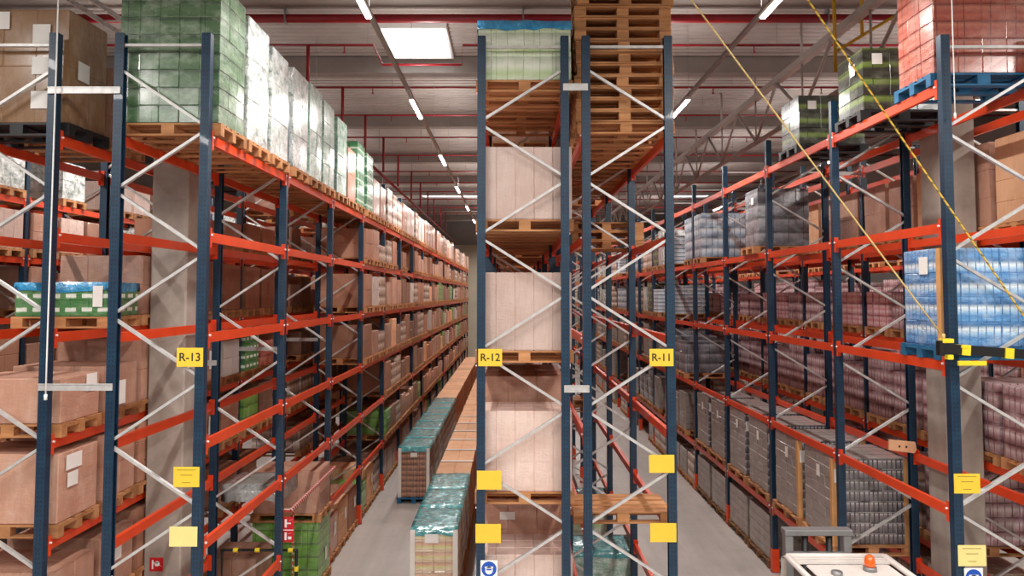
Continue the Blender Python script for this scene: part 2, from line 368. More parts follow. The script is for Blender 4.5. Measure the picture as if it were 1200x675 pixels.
def rack(key, x0, x1, y0, nbay, levels, ht, first_up_right, label, facing, skip=(), nind=7, aisle=None):
    """facing: -1 = aisle on the -x side, +1 = on the +x side; post centres at x0 and x1"""
    t = empty('pallet_rack', ((x0+x1)/2, y0, 0)); tag(t, label, 'pallet rack', 'pallet racks')
    RACK[key] = dict(o=t, x0=x0, x1=x1, y0=y0, n=nbay, lv=levels)
    hw = (x1-x0)/2
    pm = {False: post_mesh(ht, False), True: post_mesh(ht, True)}
    step, gap = .6, .09
    top = ht-.42; segs = []
    z = top; up = first_up_right
    while z-step > .25:
        segs.append((z, up)); up = not up; z -= step+gap
    bm_up = brace_me(2*hw-.06, step); bm_dn = brace_me(2*hw-.06, -step)
    hb = MB(); hb.bar((-hw+.03,0,0), (hw-.03,0,0), .03, .045, (0,1,0)); HB = hb.mesh('horizontal_brace', M['galv'])
    stuff = MB(); nbr = 0
    for i in range(nbay+1):
        y = i*BAY
        for sx, fl in ((-hw, False), (hw, True)):
            p = link('post', pm[fl], t, (sx, y, 0))
            if sx*facing > 0 and i > 0: link('post_guard', GUARD, p, (0,0,0), math.pi if False else 0)
        if i < nind:
            link('horizontal_brace', HB, t, (0, y, ht-.13)); link('horizontal_brace', HB, t, (0, y, .2))
            for (z, up) in segs:
                if up: link('brace', bm_up, t, (-hw+.03, y, z-step))
                else: link('brace', bm_dn, t, (-hw+.03, y, z))
        else:
            for (z, up) in segs:
                a = (-hw+.03, y, z-step if up else z); c = (hw-.03, y, z if up else z-step); stuff.bar(a, c, .03, .045, (0,1,0))
            stuff.bar((-hw+.03,y,ht-.13), (hw-.03,y,ht-.13), .03, .045, (0,1,0))
    if stuff.v: tag(stuff.build('brace', M['galv'], t), kind='stuff')
    far = MB(); cnt = 0
    for i in range(nbay):
        for k, z in enumerate(levels):
            if (i, k) in skip: continue
            for sx in (-hw, hw):
                s = 1 if sx > 0 else -1
                if cnt < 98:
                    bo = link('beam', BEAM, t, (sx+s*.02, i*BAY, z)); cnt += 1
                    if s < 0: bo.scale = (-1, 1, 1)
                    if i < 4: link('safety_pin', PIN, bo)
                else:
                    far.box(sx+s*.02-.025, sx+s*.02+.025, i*BAY+.05, (i+1)*BAY-.05, z-.11, z)
                    far.box(sx+s*.02-.032, sx+s*.02+.032, i*BAY+.05, i*BAY+.058, z-.17, z+.05); far.box(sx+s*.02-.032, sx+s*.02+.032, (i+1)*BAY-.058, (i+1)*BAY-.05, z-.17, z+.05)
    if far.v: tag(far.build('beam', M['orange'], t), kind='stuff')
    return t
LL = [1.24, 2.38, 3.47, 4.63, 5.74, 6.83]
LR = [1.2, 2.75, 4.32, 5.84, 7.40]
L12 = [1.0, 2.53, 4.22, 5.82, 7.55]
L11 = [1.2, 2.28, 3.4, 4.55, 5.77, 7.03]
YA, YB = 8.05, 8.84
rack('L1', -4.35, -3.39, YA, 17, LL, 7.95, False, 'blue and orange pallet rack carrying the yellow R-13 sign', 1, skip=((1,0),))
rack('L2', -6.05, -5.08, YA, 17, LL, 7.95, True, 'pallet rack standing back to back with the R-13 rack', -1)
rack('R12', -.37, .64, YB, 16, L12, 8.2, True, 'blue pallet rack carrying the yellow R-12 sign, full of pale cartons', -1)
rack('R11', .9, 1.9, YB, 16, L11, 8.2, False, 'mostly empty blue pallet rack carrying the yellow R-11 sign', 1)
rack('R1', 4.80, 5.85, YA, 17, LR, 7.93, True, 'pallet rack with yellow ropes and striped bar across its end', -1)
rack('R2', 6.57, 7.6, YA, 17, LR, 7.93, False, 'pallet rack of pink bottle packs behind the roped rack', 1)
rack('L3', -10.1, -9.1, YA, 14, LL, 7.95, True, 'pallet rack across the next aisle beyond the R-13 rack pair', 1)
rack('R3', 10.7, 11.7, YA, 14, LR, 7.93, False, 'pallet rack across the next aisle beyond the pink packs', -1)

# row spacers between back-to-back racks
def spacer(parent_key, xa, xb, y, z, h=.06):
    t = RACK[parent_key]['o']; b = MB()
    b.bbox(xa, xb, y-.062, y-.05, z-h/2, z+h/2, .002); b.box(xa, xb, y-.07, y-.062, z+h/2-.012, z+h/2); b.box(xa, xb, y-.07, y-.062, z-h/2, z-h/2+.012)
    o = b.build('row_spacer', M['galv'], t); o.location = -t.location
for i in range(5):
    for z in (7.3, 4.05): spacer('L1', -5.12, -4.32, YA+i*BAY, z, .075)
    for z in (7.56, 3.93): spacer('R12', .62, .92, YB+i*BAY, z, .085)
    for z in (7.3, 4.05): spacer('R1', 5.88, 6.51, YA+(i+1)*BAY, z)
# cards and signs on the frames: real plates on the end posts
# ------------------------------------------------------------------ pallets and loads
def pallet_boxes(w=1.2, d=.8):
    """EUR pallet, boards along x; z from 0 to .144"""
    out = []; hw, hd = w/2, d/2
    for y0, y1 in ((-hd,-hd+.145),(-.235,-.135),(-.0725,.0725),(.135,.235),(hd-.145,hd)): out.append(('deck_board', (-hw,hw,y0,y1,.122,.144)))
    for x0 in (-hw, -.0725, hw-.145): out.append(('stringer_board', (x0,x0+.145,-hd,hd,.1,.1219)))
    for x0 in (-hw, -.0725, hw-.145):
        for y0, y1 in ((-hd,-hd+.1),(-.05,.05),(hd-.1,hd)): out.append(('block', (x0,x0+.145,y0,y1,.022,.0999)))
    for y0, y1 in ((-hd,-hd+.1),(-.05,.05),(hd-.1,hd)): out.append(('bottom_board', (-hw,hw,y0,y1,0,.0219)))
    return out
_pm = {}
def pallet_mesh(mat, w=1.2, d=.8):
    k = (mat, w, d)
    if k not in _pm:
        b = MB()
        for nm, bx in pallet_boxes(w, d): b.box(*bx)
        _pm[k] = b.mesh('pallet', M[mat])
    return _pm[k]
def block(w, d, h, nx, ny, nz, gr=.008, dep=.012, bulge=.0, seed=0, ragged=0.):
    """a pile of cartons as one closed surface: grooves where cartons meet, edges rounded, sides a little out of true"""
    rr = random.Random(seed)
    def axis(L, n):
        out = [(0., 0), (gr*1.2, 0)]
        for i in range(1, n):
            p = L*i/n; out += [(p-gr, 0), (p, 1), (p+gr, 0)]
        out += [(L-gr*1.2, 0), (L, 0)]
        return out
    ax = [axis(w, nx), axis(d, ny), axis(h, nz)]; L = (w, d, h)
    na = [len(a) for a in ax]; idx = {}; vs = []; fs = []
    off = [[[rr.uniform(-1, 1)*ragged for _ in range(max(nx, ny)+1)] for _ in range(nz+1)] for _ in range(4)]
    def V(i):
        if i in idx: return idx[i]
        c = [ax[k][i[k]][0] for k in range(3)]
        for k in range(3):
            end = 0 if i[k] == 0 else (1 if i[k] == na[k]-1 else None)
            if end is None: continue
            s = 1 if end == 0 else -1
            gro = any(ax[j][i[j]][1] for j in range(3) if j != k)
            corner = sum(1 for j in range(3) if j != k and i[j] in (0, na[j]-1))
            dd = (dep if gro else 0)+(gr*.8 if corner else 0)
            if k < 2:
                j = 1-k; u = c[2]/h
                dd -= bulge*math.sin(math.pi*min(1, max(0, c[j]/L[j])))*math.sin(math.pi*min(1, max(0, u)))
                cz = min(nz, int(u*nz*.999)); cj = int(c[j]/L[j]*.999*(nx if k == 1 else ny))
                if not gro: dd += off[k*2+end][cz][min(cj, max(nx, ny))]+abs(ragged)
            c[k] += s*dd
        vs.append((c[0]-w/2, c[1]-d/2, c[2])); idx[i] = len(vs)-1; return idx[i]
    for k in range(3):
        a, e = [j for j in range(3) if j != k]
        for end in (0, na[k]-1):
            if k == 2 and end == 0 and False: continue
            for p in range(na[a]-1):
                for q in range(na[e]-1):
                    q4 = []
                    for (pp, qq) in ((p,q),(p+1,q),(p+1,q+1),(p,q+1)):
                        i = [0,0,0]; i[k] = end; i[a] = pp; i[e] = qq; q4.append(V(tuple(i)))
                    fs.append(q4)
    b = MB(); b.add(vs, fs); return b
def sheet_mb(w, d, h, sk, seed=0):
    """crumpled film cap laid over a load, with a skirt hanging over the edges"""
    rr = random.Random(seed); b = MB(); n = 10; m_ = 8; vs = []; fs = []
    for j in range(m_+3):
        for i in range(n+3):
            u = min(max(i-1, 0), n)/n; v = min(max(j-1, 0), m_)/m_
            edge = i in (0, n+2) or j in (0, m_+2)
            x = (u-.5)*(w+.012); y = (v-.5)*(d+.012); z = h+.012+rr.uniform(0, .016)
            if edge: z = h-sk+rr.uniform(-.02, .02); x *= 1+.01/w; y *= 1+.01/d
            vs.append((x, y, z))
    for j in range(m_+2):
        for i in range(n+2): fs.append((j*(n+3)+i, j*(n+3)+i+1, (j+1)*(n+3)+i+1, (j+1)*(n+3)+i))
    b.add(vs, fs); return b
# kind: material, cells (x, y, layer height), bulge, words, part name
KIND = {
 'carton': ('carton', 3, 2, .3, .0, 'brown carton pallet load', 'cartons'),
 'tanbox': ('tan', 3, 2, .65, .004, 'tall tan carton load', 'cartons'),
 'bricky': ('bricky', 5, 5, .13, .004, 'brown pack load', 'packs'),
 'bigcarton': ('carton_film', 1, 1, 9, .006, 'plain brown box on pallet', 'box'),
 'boxfilm': ('carton_film', 3, 2, .42, .006, 'film-wrapped tan carton load', 'cartons'),
 'pinkbox': ('carton_pink', 5, 3, .8, .008, 'pale film-wrapped carton load', 'cartons'),
 'darkbox': ('carton_dark', 3, 2, .35, .0, 'dark brown carton load', 'cartons'),
 'whitecard': ('carton_white', 3, 2, .28, .0, 'whitish carton pallet load', 'cartons'),
 'orangebox': ('carton_orange', 2, 2, .3, .0, 'orange-brown carton load', 'cartons'),
 'greenfilm': ('greenfilm', 5, 3, .2, .012, 'green film-wrapped carton load', 'cartons'),
 'palegreen': ('palegreen', 5, 4, .3, .01, 'pale green wrapped load', 'cartons'),
 'whitefilm': ('whitefilm', 3, 2, .5, .02, 'silver-white film-wrapped load', 'wrapped_goods'),
 'greenglass': ('greenglass', 3, 2, .4, .018, 'green-tinted film-wrapped load', 'wrapped_goods'),
 'greenstripe': ('greenstripe', 4, 3, .22, .008, 'green crates with white stripes', 'crates'),
 'crate': ('crategreen', 5, 4, .17, .004, 'green crates with white labels', 'crates'),
 'bgreen': ('brightgreen', 4, 3, .22, .004, 'bright green carton load', 'cartons'),
 'red': ('red', 4, 3, .2, .015, 'red wrapped bottle packs', 'bottle_packs'),
 'pink': ('pink', 4, 3, .21, .008, 'pink shrink-wrapped bottle packs', 'bottle_packs'),
 'pinkred': ('pinkred', 4, 3, .21, .008, 'pink-red shrink-wrapped packs', 'bottle_packs'),
 'water': ('water', 5, 3, .29, .012, 'blue water bottle packs', 'bottle_packs'),
 'bluegrey': ('bluegrey', 4, 3, .25, .015, 'blue-grey wrapped pack load', 'bottle_packs'),
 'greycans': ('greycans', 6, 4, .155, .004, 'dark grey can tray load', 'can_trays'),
 'greywrap': ('greywrap', 4, 3, .155, .006, 'grey-brown wrapped tray load', 'can_trays'),
 'darkwrap': ('graywrap2', 4, 3, .27, .02, 'dark grey film-wrapped load', 'wrapped_goods'),
 'kiwi': ('kiwi', 3, 2, .24, .01, 'green and dark tray load', 'trays'),
 'trays': ('trays', 2, 2, .12, .0, 'white stacked tray load', 'trays'),
 'mixed': ('mixed', 4, 3, .26, .004, 'mixed printed carton load', 'cartons'),
 'yellowish': ('yellowish', 4, 4, .16, .008, 'pale printed carton load', 'cartons'),
}
_gm = {}
def goods_mesh(kind, w, d, h):
    h = round(h, 2); var = R.randint(0, 2) if kind in ('carton','boxfilm','darkbox','whitecard') else 0
    k = (kind, w, d, h, var)
    if k not in _gm:
        mt, nx, ny, lh, bu, *_ = KIND[kind]
        rot = w < d
        _gm[k] = block(w, d, h, ny if rot else nx, nx if rot else ny, max(1, round(h/lh)), bulge=bu, seed=len(_gm), ragged=.004 if nx > 1 else 0).mesh(KIND[kind][6], M[mt])
    return _gm[k]
_lm = {}
def label_mesh(w, h):
    if (w, h) not in _lm:
        b = MB(); b.box(-w/2, w/2, -.002, 0, -h/2, h/2); _lm[(w, h)] = b.mesh('paper_label', M['paper'])
    return _lm[(w, h)]
LOADS = []; NLOAD = {}
def load(kind, x, y, z, h, where, w=1.2, d=.8, pal='wood', sheet=None, labels=(), boards=None, group=None, gw=None, gd=None, words=None, rz=None):
    """queue one pallet load: its base centre (x, y, z); h = height of the goods; labels = (side, u, v, w, h)"""
    LOADS.append(dict(kind=kind, x=x, y=y, z=z+.003, h=h, where=where, w=w, d=d, pal=pal, sheet=sheet, labels=labels, boards=boards,
                      group=group, gw=gw or w-.06, gd=gd or d-.03, words=words, rz=R.uniform(-.012, .012) if rz is None else rz))
def build_load(s, detail):
    w, d = s['gw'], s['gd']; gm = goods_mesh(s['kind'], w, d, s['h'])
    lab = (s['words'] or KIND[s['kind']][5])+', '+s['where']
    t = empty('pallet_load', (s['x'], s['y'], s['z']), s['rz']); tag(t, lab, 'pallet load', s['group'])
    pw, pd = (s['w'], s['d']) if s['w'] >= s['d'] else (s['d'], s['w'])
    p = link('pallet', pallet_mesh(s['pal'], pw, pd), t, (0,0,0), 0 if s['w'] >= s['d'] else math.pi/2)
    go = link(KIND[s['kind']][6], gm, t, (0,0,.146))
    if s['sheet']:
        me = sheet_mb(w, d, s['h'], .09, int(s['y']*7)).mesh('top_sheet', M[s['sheet']], True)
        link('top_sheet', me, t, (0,0,.146))['label'] = {'teal':'crumpled teal film sheet','bluefilm':'blue film sheet','greyfilm':'grey plastic sheet'}[s['sheet']]
    if detail:
        for (side, u, v, lw, lh) in s['labels']:
            sh = .014
            pos, a = {'f': ((u*w/2, -d/2-sh, .146+v*s['h']), 0), 'l': ((-w/2-sh, u*d/2, .146+v*s['h']), -math.pi/2), 'r': ((w/2+sh, u*d/2, .146+v*s['h']), math.pi/2)}[side]
            link('paper_label', label_mesh(lw, lh), go, (pos[0], pos[1], pos[2]-.146), a)
        if s['words'] == 'orange-brown carton load':
            b = MB(); b.box(-w/2, w/2, -d/2-.006, -d/2+.09, s['h']+.146, s['h']+.152); b.build('edge_strip', M['whiteboard'], t)['label'] = 'white strip along the top edge'
        if s['boards']:
            b = MB(); hh = s['h']+.146
            for sx in (-1, 1):
                b2 = MB(); x0 = sx*(w/2+.004); y0 = -d/2-.006
                b2.box(min(x0, x0-sx*.07), max(x0, x0-sx*.07), y0-.006, y0, .1, hh); b2.box(min(x0, x0+sx*.006), max(x0, x0+sx*.006), y0-.006, y0+.07, .1, hh)
                b2.build('corner_board', M[s['boards']], t)
    return t
SLOT = ['first slot', 'middle slot', 'last slot']
RN = {'L1':'R-13 rack','L2':'rack backing R-13','R12':'R-12 rack','R11':'R-11 rack','R1':'roped rack','R2':'rack behind ropes','L3':'rack beyond R-13 pair','R3':'rack beyond pink packs'}
def where(key, bay, lvl, slot):
    nl = len(RACK[key]['lv'])
    lv = 'floor' if lvl < 0 else 'top shelf' if lvl == nl-1 else 'lowest shelf' if lvl == 0 else ORD[lvl]+' shelf up'
    return '%s of %s, %s bay, %s' % (lv, RN[key], ORD[bay], SLOT[slot])
USED = set()
def put(key, bay, lvl, slot, kind, h, dy=0., dx=0., **kw):
    """load on a rack: bay from the near end, lvl -1 = floor, slot 0..2 from the near end"""
    r = RACK[key]; z = 0 if lvl < 0 else r['lv'][lvl]
    if key == 'L1' and lvl < 0 and bay > 1: dx = -.1
    y = r['y0']+bay*BAY+BAY/2+(slot-1)*.885+dy; x = (r['x0']+r['x1'])/2+dx
    USED.add((key, bay, lvl, slot))
    load(kind, x, y, z, h, where(key, bay, lvl, slot), group='pallet loads stored in the racks', **kw)
def wput(key, bay, lvl, slot, kind, h, **kw):
    """two long loads to a bay"""
    r = RACK[key]; z = 0 if lvl < 0 else r['lv'][lvl]
    y = r['y0']+bay*BAY+BAY/2+(-.66, .66)[slot]; x = (r['x0']+r['x1'])/2
    for q in range(3): USED.add((key, bay, lvl, q))
    load(kind, x, y, z, h, where(key, bay, lvl, slot*2), w=1.2, d=1.2, gw=1.12, gd=1.06 if lvl == 0 else 1.16, group='pallet loads stored in the racks', **kw)
CL1 = (('f', -.5, .6, .15, .1),)
SIDEL = (('r', .3, .6, .16, .22),)
# --- R-13 rack
put('L1', 0, 5, 0, 'greenfilm', 1.62); put('L1', 0, 5, 1, 'whitefilm', 1.58); put('L1', 0, 5, 2, 'whitefilm', 1.5)
put('L1', 1, 5, 0, 'whitefilm', 1.52); put('L1', 1, 5, 1, 'greenglass', 1.55); put('L1', 1, 5, 2, 'greenglass', 1.5)
put('L1', 2, 5, 0, 'greenglass', 1.45); put('L1', 2, 5, 1, 'boxfilm', 1.05); put('L1', 2, 5, 2, 'greenstripe', 1.35)
put('L1', 3, 5, 0, 'greenstripe', 1.3)
for bay in (0, 1, 2):
    for lv in range(5):
        for sl in range(3): USED.add(('L1', bay, lv, sl))
for lv in (0, 1):
    for sl in range(3): USED.add(('L1', 3, lv, sl))
put('L1', 3, 4, 0, 'carton', .66); put('L1', 3, 4, 1, 'boxfilm', .72); put('L1', 3, 4, 2, 'mixed', .4)
put('L1', 3, 3, 0, 'carton', .74); put('L1', 3, 3, 1, 'whitecard', .7); put('L1', 3, 3, 2, 'mixed', .72)
put('L1', 3, 2, 0, 'carton', .74); put('L1', 3, 2, 1, 'boxfilm', .55); put('L1', 3, 2, 2, 'mixed', .5)
put('L1', 4, 1, 0, 'carton', .74); put('L1', 4, 1, 1, 'mixed', .6); put('L1', 4, 1, 2, 'mixed', .75)
put('L1', 4, 0, 0, 'bgreen', .6); put('L1', 4, 0, 1, 'darkbox', .6)
put('L1', 1, -1, 2, 'bgreen', 1.0, labels=(('r', .2, .35, .14, .22),))
put('L1', 2, -1, 0, 'boxfilm', .72, labels=SIDEL); put('L1', 2, -1, 1, 'orangebox', .78, labels=SIDEL); put('L1', 2, -1, 2, 'carton', .75, labels=SIDEL)
put('L1', 3, -1, 0, 'bgreen', .6); put('L1', 3, -1, 1, 'orangebox', .8, labels=SIDEL); put('L1', 3, -1, 2, 'mixed', .75)
put('L2', 1, 3, 1, 'carton', .82); put('L2', 1, 3, 2, 'carton', .8); put('L2', 2, 3, 0, 'carton', .8); put('L2', 2, 3, 1, 'carton', .78)
put('L2', 1, 2, 1, 'boxfilm', .7, labels=(('r', 0, .5, .2, .3),)); put('L2', 1, 2, 2, 'whitecard', .62); put('L2', 2, 2, 0, 'crate', .68); put('L2', 2, 2, 1, 'red', .5); put('L2', 2, 2, 2, 'carton', .7)
put('L2', 1, 1, 1, 'carton', .72, labels=(('r', 0, .5, .16, .3),)); put('L2', 1, 1, 2, 'carton', .7); put('L2', 2, 1, 0, 'bgreen', .6); put('L2', 2, 1, 1, 'darkbox', .75)
put('L2', 1, 4, 1, 'carton', .4); put('L2', 1, 4, 2, 'boxfilm', .45); put('L2', 2, 4, 0, 'carton', .5); put('L2', 2, 4, 1, 'carton', .5); put('L2', 3, 4, 0, 'boxfilm', .7)
r1 = RACK['L1']
load('boxfilm', (r1['x0']+r1['x1'])/2, YA+BAY+BAY/2+.885, 1.152, .72, 'stacked on the bright green load of the R-13 rack', group=None, words='film-wrapped tan box')
# --- back-to-back neighbour of R-13
put('L2', 0, 5, 0, 'tanbox', 1.3, pal='blackpal', gw=1.12, labels=(('f', -.35, .9, .16, .2), ('f', .45, .78, .2, .22), ('f', .45, .5, .2, .2), ('f', .45, .2, .2, .2), ('f', -.85, .35, .3, .7), ('r', -.3, .5, .22, .22)))
put('L2', 0, 5, 1, 'darkbox', .9)
put('L2', 0, 3, 1, 'crate', .4, sheet='bluefilm', labels=(('f', .8, .62, .12, .26),)); put('L2', 0, 3, 2, 'boxfilm', .8)
put('L2', 0, 2, 0, 'bigcarton', .5, labels=(('r', .5, .8, .22, .2),)); put('L2', 0, 2, 1, 'boxfilm', .55, labels=(('r', 0, .35, .16, .3),)); put('L2', 0, 2, 2, 'boxfilm', .84)
put('L2', 0, 1, 0, 'bigcarton', .76, labels=(('r', -.3, .84, .3, .17), ('r', -.35, .58, .2, .16))); put('L2', 0, 1, 1, 'boxfilm', .8); put('L2', 0, 1, 2, 'carton', .8)
put('L2', 0, 0, 0, 'boxfilm', .62, labels=(('f', .1, .8, .2, .05),)); put('L2', 0, 0, 1, 'bigcarton', .7, labels=(('r', 0, .6, .16, .2),)); put('L2', 0, 0, 2, 'carton', .78)
put('L2', 0, -1, 0, 'carton', .85); put('L2', 0, -1, 1, 'boxfilm', .8)
put('L2', 1, 3, 0, 'boxfilm', .82); put('L2', 1, 2, 0, 'carton', .8); put('L2', 1, 1, 0, 'carton', .7); put('L2', 1, 0, 0, 'carton', .8); put('L2', 1, -1, 0, 'carton', .85)
# --- R-12 rack
put('R12', 0, 4, 0, 'palegreen', .73, sheet='bluefilm', gw=1.16, dx=.02); put('R12', 0, 4, 1, 'boxfilm', .7); put('R12', 0, 4, 2, 'boxfilm', .7)
put('R12', 0, 3, 0, 'pinkbox', .90, gw=1.16, dx=.02); put('R12', 0, 3, 1, 'pinkbox', .9); put('R12', 0, 3, 2, 'boxfilm', .9)
put('R12', 0, 2, 0, 'pinkbox', .95, gw=1.16, dx=.02); put('R12', 0, 2, 1, 'pinkbox', .9); put('R12', 0, 2, 2, 'boxfilm', .9)
put('R12', 0, 1, 0, 'pinkbox', .96, gw=1.16, dx=.02); put('R12', 0, 1, 1, 'boxfilm', 1.28); put('R12', 0, 1, 2, 'boxfilm', 1.28)
put('R12', 0, 0, 0, 'pinkbox', .78, gw=1.16, dx=.02); put('R12', 0, 0, 1, 'boxfilm', 1.2, labels=(('f', -.35, .82, .2, .1),)); put('R12', 0, 0, 2, 'boxfilm', 1.2)
put('R12', 0, -1, 0, 'pinkbox', .7, gw=1.12)
# --- R-11 rack: bay 1 stays empty but for loose pallets (below)
put('R11', 0, 5, 1, 'darkbox', .9, dy=.05); put('R11', 0, 5, 2, 'darkbox', .9)
put('R11', 2, -1, 0, 'palegreen', .9, sheet='teal'); put('R11', 1, -1, 0, 'greenglass', .85, sheet='teal')
# --- roped rack
put('R1', 0, 4, 0, 'red', 1.6, pal='bluepal', gw=1.1); put('R1', 0, 4, 2, 'kiwi', .86, pal='blackpal', gw=1.1, labels=(('f', -.65, .82, .14, .15), ('l', -.3, .72, .14, .16)), dy=-.1)
put('R1', 1, 4, 2, 'kiwi', .82, pal='blackpal', gw=1.1, dy=-.65, labels=(('f', -.6, .8, .14, .14),))
put('R1', 0, 2, 0, 'water', 1.1, pal='bluepal', gw=1.1, boards='cornerboard', labels=(('l', -.2, .83, .18, .2),))
put('R1', 2, 3, 0, 'darkwrap', 1.13, gw=1.0, dy=.42, dx=-.05, labels=(('l', -.3, .8, .14, .14),))
put('R1', 3, 3, 2, 'bluegrey', 1.1); put('R1', 4, 3, 0, 'bluegrey', 1.1); put('R1', 5, 3, 1, 'whitefilm', 1.1)
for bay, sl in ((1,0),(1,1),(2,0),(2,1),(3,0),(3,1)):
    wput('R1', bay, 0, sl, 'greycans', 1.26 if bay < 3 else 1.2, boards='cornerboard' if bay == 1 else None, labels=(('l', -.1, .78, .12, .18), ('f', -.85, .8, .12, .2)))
for bay in (2, 3):
    for sl in (0, 1): wput('R1', bay, -1, sl, 'greywrap', .8, pal='wood_old')
# --- rack behind it
for bay in range(1, 9):
    for sl in range(3):
        put('R2', bay, 2, sl, 'pinkred' if (bay*3+sl) % 5 < 2 else 'pink', .63)
        if bay < 8: put('R2', bay, 1, sl, 'pink', .84 if (bay+sl) % 3 else 1.05)
for sl in range(3): put('R2', 0, 1, sl, 'pink', .95); put('R2', 0, 2, sl, 'pink', .63) if sl == 2 else None
for bay in range(0, 6):
    for sl in range(3): put('R2', bay, 3, sl, ('boxfilm','orangebox','boxfilm')[(bay+sl) % 3], 1.15 if bay == 0 else 1.0)
# --- floor rows in the aisle by R-13
fl = []
y = 12.5
for i in range(26):
    teal = i < 3
    load('yellowish' if i == 0 else 'mixed' if teal else 'orangebox', -1.25, y, 0, 1.15 if teal else 1.12, '%s from the front in the row beside R-12' % ORD[i], w=.8, d=1.2, gw=.74, gd=1.16,
         sheet='teal' if teal or i == 25 else None, boards='whiteboard' if i < 3 else None, labels=(('f', -.1, .88, .22, .14),) if i == 0 else (), group='pallets standing in the aisle', words='teal-topped pallet load' if teal else 'orange-brown carton load')
    y += 1.23
y = 18.6
for i in range(21):
    teal = i < 7
    load('bricky' if i == 0 else 'mixed' if teal else 'orangebox', -2.38, y, 0, 1.18, '%s from the front in the row nearer R-13' % ORD[i], w=.8, d=1.2, gw=.74, gd=1.16,
         sheet='teal' if teal else None, boards='whiteboard' if i < 4 else None, labels=(('f', .0, .86, .16, .1),) if i == 0 else (), group='pallets standing in the aisle', words='teal-topped pallet load' if teal else 'orange-brown carton load', pal='bluepal' if i == 0 else 'wood')
    y += 1.23
load('darkbox', -4.2, YA+BAY+.72, 0, .95, 'on the floor behind the black and yellow barrier', w=.8, d=.8, words='dark brown carton load')
# --- the rest of the racks, filled as a warehouse is
def fill(key, lvls, bays, kinds, p, hmax=.82, hmin=.4):
    for bay in bays:
        run = None
        for lvl in lvls:
            for sl in range(3):
                if (key, bay, lvl, sl) in USED or R.random() > p: run = None; continue
                if run is None or R.random() < .45: run = R.choice(kinds)
                lv = RACK[key]['lv']; z = 0 if lvl < 0 else lv[lvl]; zt = lv[lvl+1] if lvl+1 < len(lv) else z+1.25
                h = min(zt-z-.32-.1*R.random(), R.uniform(hmin, hmax)); put(key, bay, lvl, sl, run, round(h*20)/20)
brown = ['carton','carton','boxfilm','boxfilm','darkbox','mixed','orangebox']
fill('L1', [5], range(3, 17), ['boxfilm','pinkbox','boxfilm','mixed'], .97, 1.0, .75)
fill('L1', [4], range(2, 17), brown, .75, .75)
fill('L1', [1,2,3], range(2, 17), brown+['whitecard','bgreen'], .92, .85, .5)
fill('L1', [0], range(2, 17), brown+['bgreen'], .85, .7)
fill('L1', [-1], range(4, 17), ['orangebox','carton','boxfilm','bgreen','mixed'], .95, .78, .6)
fill('L2', [0,1,2,3], range(1, 17), brown, .85)
fill('L2', [4,5], range(2, 17), ['boxfilm','whitefilm'], .35)
fill('R12', [-1,0,1,2,3], range(1, 16), ['boxfilm','pinkbox','carton'], .9, 1.1, .7)
fill('R12', [4], range(1, 16), ['boxfilm','pinkbox'], .9, .9, .7)
fill('R11', [5], range(1, 5), ['darkbox'], .5); fill('R11', [0,1,2,3,4], range(6, 16), ['greywrap','mixed','boxfilm','trays'], .3, .7)
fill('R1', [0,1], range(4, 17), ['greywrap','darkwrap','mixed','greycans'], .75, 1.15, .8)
fill('R1', [-1], range(4, 17), ['greywrap','mixed'], .8, .8, .6)
fill('R1', [2,3], range(5, 17), ['trays','bluegrey','kiwi','mixed','whitefilm'], .6, 1.1, .7)
fill('R2', [-1,0], range(1, 17), ['greywrap','pink','mixed'], .6, 1.1, .7)
fill('R2', [1,2,3], range(8, 17), ['pink','mixed','boxfilm'], .7, 1.0, .7)
fill('L3', [3,4,5], range(0, 12), ['whitefilm','boxfilm','whitefilm','pinkbox'], .75, .8, .6)
fill('L3', [0,1,2], range(0, 12), ['boxfilm','carton'], .8)
fill('R3', [0,1,2,3], range(0, 12), ['pink','pinkred','pink','boxfilm'], .75, 1.1, .8)

KEEP = set([0,1,2,3,4,5,6,7,8,9,10,11,12,13,14,15,16,17,18,19,20,21,22,23,24,25,26,27,28,29,30,31,32,33,34,35,36,37,38,39,40,41,42,43,44,45,46,47,48,49,50,51,52,53,54,55,56,57,58,59,60,61,62,70,71,72,73,74,75,76,77,79,80,81,82,83,86,87,88,89,90,91,92,93,94,95,96,97,98,99,100,101,102,103,104,105,106,107,109,110,111,112,113,114,115,116,117,118,119,120,121,122,123,124,125,126,127,128,129,131,134,135,136,154,155,158,159,160,161,162,163,164,165,175,176,177,178,179,180,181,182,183,184,185,201,202,203,204,205,206,207,208,209,210,211,212,214,216,218,222,223,224,225,226,227,228,229,230,231,233,235,236,238,262,263,264,265,269,291,292,293,294,295,296,297,298,299,300,301,302,303,305,306,308,309,311,318,395,396,398,399,400,401,429,430,431,433,468,469,471,472,473,474,475,476,477,478,479,481,482,483,484,492,611,612,613,614,615,650,651,652,659,665,679,840,879,880,881,882,883,884,934,935,936,937,938,939,940,942,943,944,946,951,955,995,996,997,998,999,1000,1002,1024,1025,1026,1027,1028,1030,1032,1040,1041,1072,1073,1075,1076,1079,1080,1084,1085,1087,1203,1205,1206,1209,1210,1211,1212,1217,1218,1288,1295,1296,1388,1395,1405,1408,1414,1422,1430])
mass = {}
for i, s in enumerate(LOADS):
    if KEEP is None or i in KEEP:
        o = build_load(s, s['y'] < 24 or KEEP is None and False); o['idx'] = i
    else: mass[i] = s
